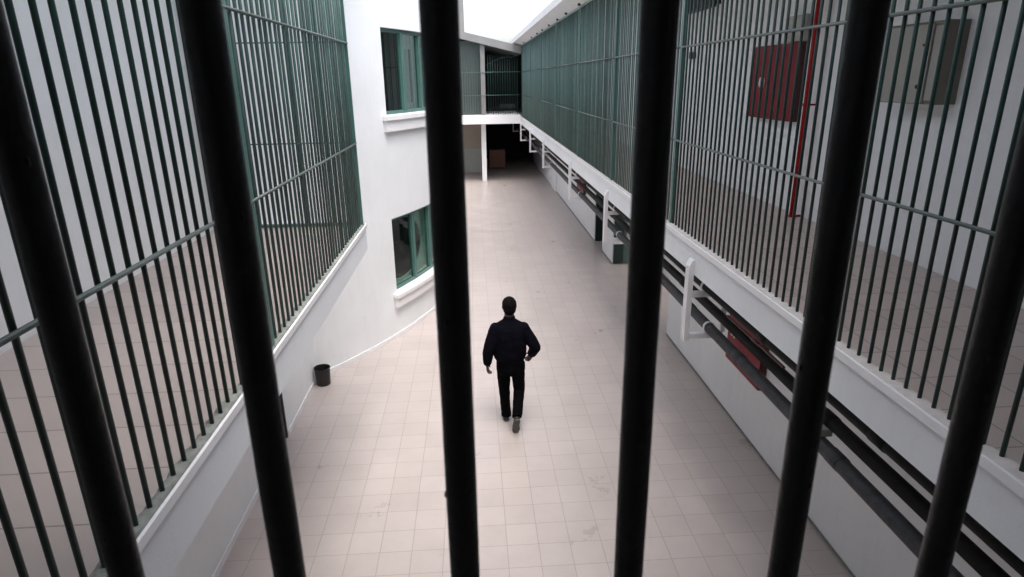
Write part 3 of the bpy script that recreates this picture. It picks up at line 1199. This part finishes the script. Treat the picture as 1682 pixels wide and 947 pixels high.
# jacket
bm = B()
stack(bm, [(0.380, 7.075, 0.945, 0.172, 0.128), (0.380, 7.075, 0.975, 0.190, 0.142), (0.380, 7.070, 1.02, 0.203, 0.154), (0.378, 7.06, 1.14, 0.205, 0.150), (0.377, 7.055, 1.28, 0.206, 0.145),
           (0.377, 7.055, 1.36, 0.204, 0.125), (0.377, 7.055, 1.41, 0.188, 0.102), (0.377, 7.058, 1.445, 0.140, 0.086), (0.377, 7.062, 1.468, 0.098, 0.078), (0.378, 7.068, 1.488, 0.072, 0.072), (0.379, 7.070, 1.525, 0.064, 0.068)], 28)
for sh_, el_, wr_ in ((shL, elL, wrL), (shR, elR, wrR)):
    sg = 1 if sh_.x > 0.378 else -1
    s0 = sh_ + V((-sg * 0.014, 0, -0.022))
    ball(bm, s0, (0.071, 0.074, 0.066), 24)
    mid1 = s0 * 0.5 + el_ * 0.5
    mid2 = el_ * 0.5 + wr_ * 0.5
    tube(bm, [s0, s0 * 0.75 + el_ * 0.25, mid1, el_ * 0.9 + s0 * 0.1, el_ * 1.0 - (s0 - el_) * 0.08], [0.068, 0.074, 0.074, 0.069, 0.060], 20, ref=(0, 1, 0))
    ball(bm, el_, (0.066, 0.066, 0.066), 22)
    tube(bm, [el_, mid2, wr_ * 0.85 + el_ * 0.15, wr_ * 0.98 + el_ * 0.02, wr_ + (wr_ - el_) * 0.05], [0.066, 0.064, 0.055, 0.044, 0.040], 20, ref=(0, 1, 0))
jk = remesh('jacket', bm, 0.0085, M_jacket, man, 3, folds)
# belt of the jacket (knitted hem)
bm = B()
stack(bm, [(0.381, 7.075, 0.918, 0.170, 0.124), (0.381, 7.075, 0.958, 0.173, 0.128)], 28)
obj('hem', bm, M_jacket, jk, smooth=False)
# trousers
bm = B()
stack(bm, [(0.382, 7.075, 0.98, 0.150, 0.108), (0.384, 7.075, 0.90, 0.170, 0.125), (0.385, 7.075, 0.82, 0.168, 0.122), (0.385, 7.078, 0.75, 0.125, 0.10)], 24)
for hp, kn, an, dd in ((hipL, kneL, ankL, V((0, -0.005, -0.03))), (hipR, kneR, ankR, V((0, -0.012, -0.01)))):
    tube(bm, [hp, hp * 0.55 + kn * 0.45, kn, kn * 0.5 + an * 0.5, an + dd * 0.2, an + dd], [0.093, 0.086, 0.071, 0.065, 0.063, 0.065], 18)
remesh('trousers', bm, 0.0085, M_trousers, man, 3, lambda c: 0.8 * folds(c))


def shoe(heel, toe, upv):
    ax = (toe - heel).normalized()
    sd = ax.cross(upv).normalized()
    up = sd.cross(ax).normalized()
    L = (toe - heel).length

    def sect(f, wd, ht, lo):
        c = heel + ax * (L * f) + up * (lo + ht / 2)
        return ring(c, ax, sd, wd / 2, ht / 2, 16)
    bm = B()
    loft(bm, [sect(-0.12, 0.045, 0.05, 0.0), sect(-0.06, 0.072, 0.085, -0.012), sect(0.12, 0.078, 0.105, -0.018), sect(0.4, 0.076, 0.085, -0.018), sect(0.7, 0.094, 0.062, -0.018), sect(0.95, 0.086, 0.048, -0.018), sect(1.12, 0.050, 0.03, -0.012)])
    up_o = remesh('shoe', bm, 0.006, M_shoe, man, 2)
    bm = B()
    loft(bm, [ring(heel + ax * (L * f) + up * (-0.022), ax, sd, wd / 2, 0.009, 12) for f, wd in ((-0.12, 0.05), (-0.07, 0.072), (0.15, 0.078), (0.42, 0.070), (0.72, 0.098), (0.97, 0.088), (1.13, 0.05))])
    obj('sole', bm, M_sole, up_o, smooth=True)


shoe(V((0.328, 7.215, 0.032)), V((0.318, 7.43, 0.032)), V((0, 0, 1)))
shoe(heelR + V((0, 0.02, 0.01)), toeR + V((0, 0.02, 0.012)), V((0, 0.88, 0.47)))

# ------------------------------------------------------------------ thick bars right in front of the eye
t = thing('prison_bars', 'thick black upright prison bars right in front of the viewer', 'bars', (0.0, 0.365, UP))
BYY = 0.365
bars = [(-0.2535, 0.372), (-0.1375, 0.362), (-0.0153, 0.365), (0.1042, 0.365), (0.2225, 0.366), (0.3415, 0.366), (-0.371, 0.368), (0.459, 0.366)]
rb = random.Random(11)
for x, y in bars:
    bm = B()
    r = 0.0105
    n = 260
    rs = []
    z0, z1 = UP + 0.001, h(1.60)
    for i in range(n + 1):
        z = z0 + (z1 - z0) * i / n
        # lumps of old paint
        q = r * (1 + 0.010 * math.sin(z * 37 + x * 50) + 0.006 * rb.uniform(-1, 1))
        rs.append([V((x + q * math.cos(2 * math.pi * k / 32), y + q * math.sin(2 * math.pi * k / 32), z)) for k in range(32)])
    loft(bm, rs)
    for k in range(3):
        z = rb.uniform(h(-0.4), h(0.15))
        a = rb.uniform(math.pi, 2 * math.pi)
        ball(bm, (x + r * math.cos(a), y + r * math.sin(a), z), (0.0012, 0.0012, 0.003), 8)
    smooth_by_angle(obj('bar', bm, M_black_bar, t), 50)
bm = B()
box(bm, -0.40, 0.49, 0.345, 0.385, UP, UP + 0.04)
obj('bottom_rail', bm, M_black_bar, t)
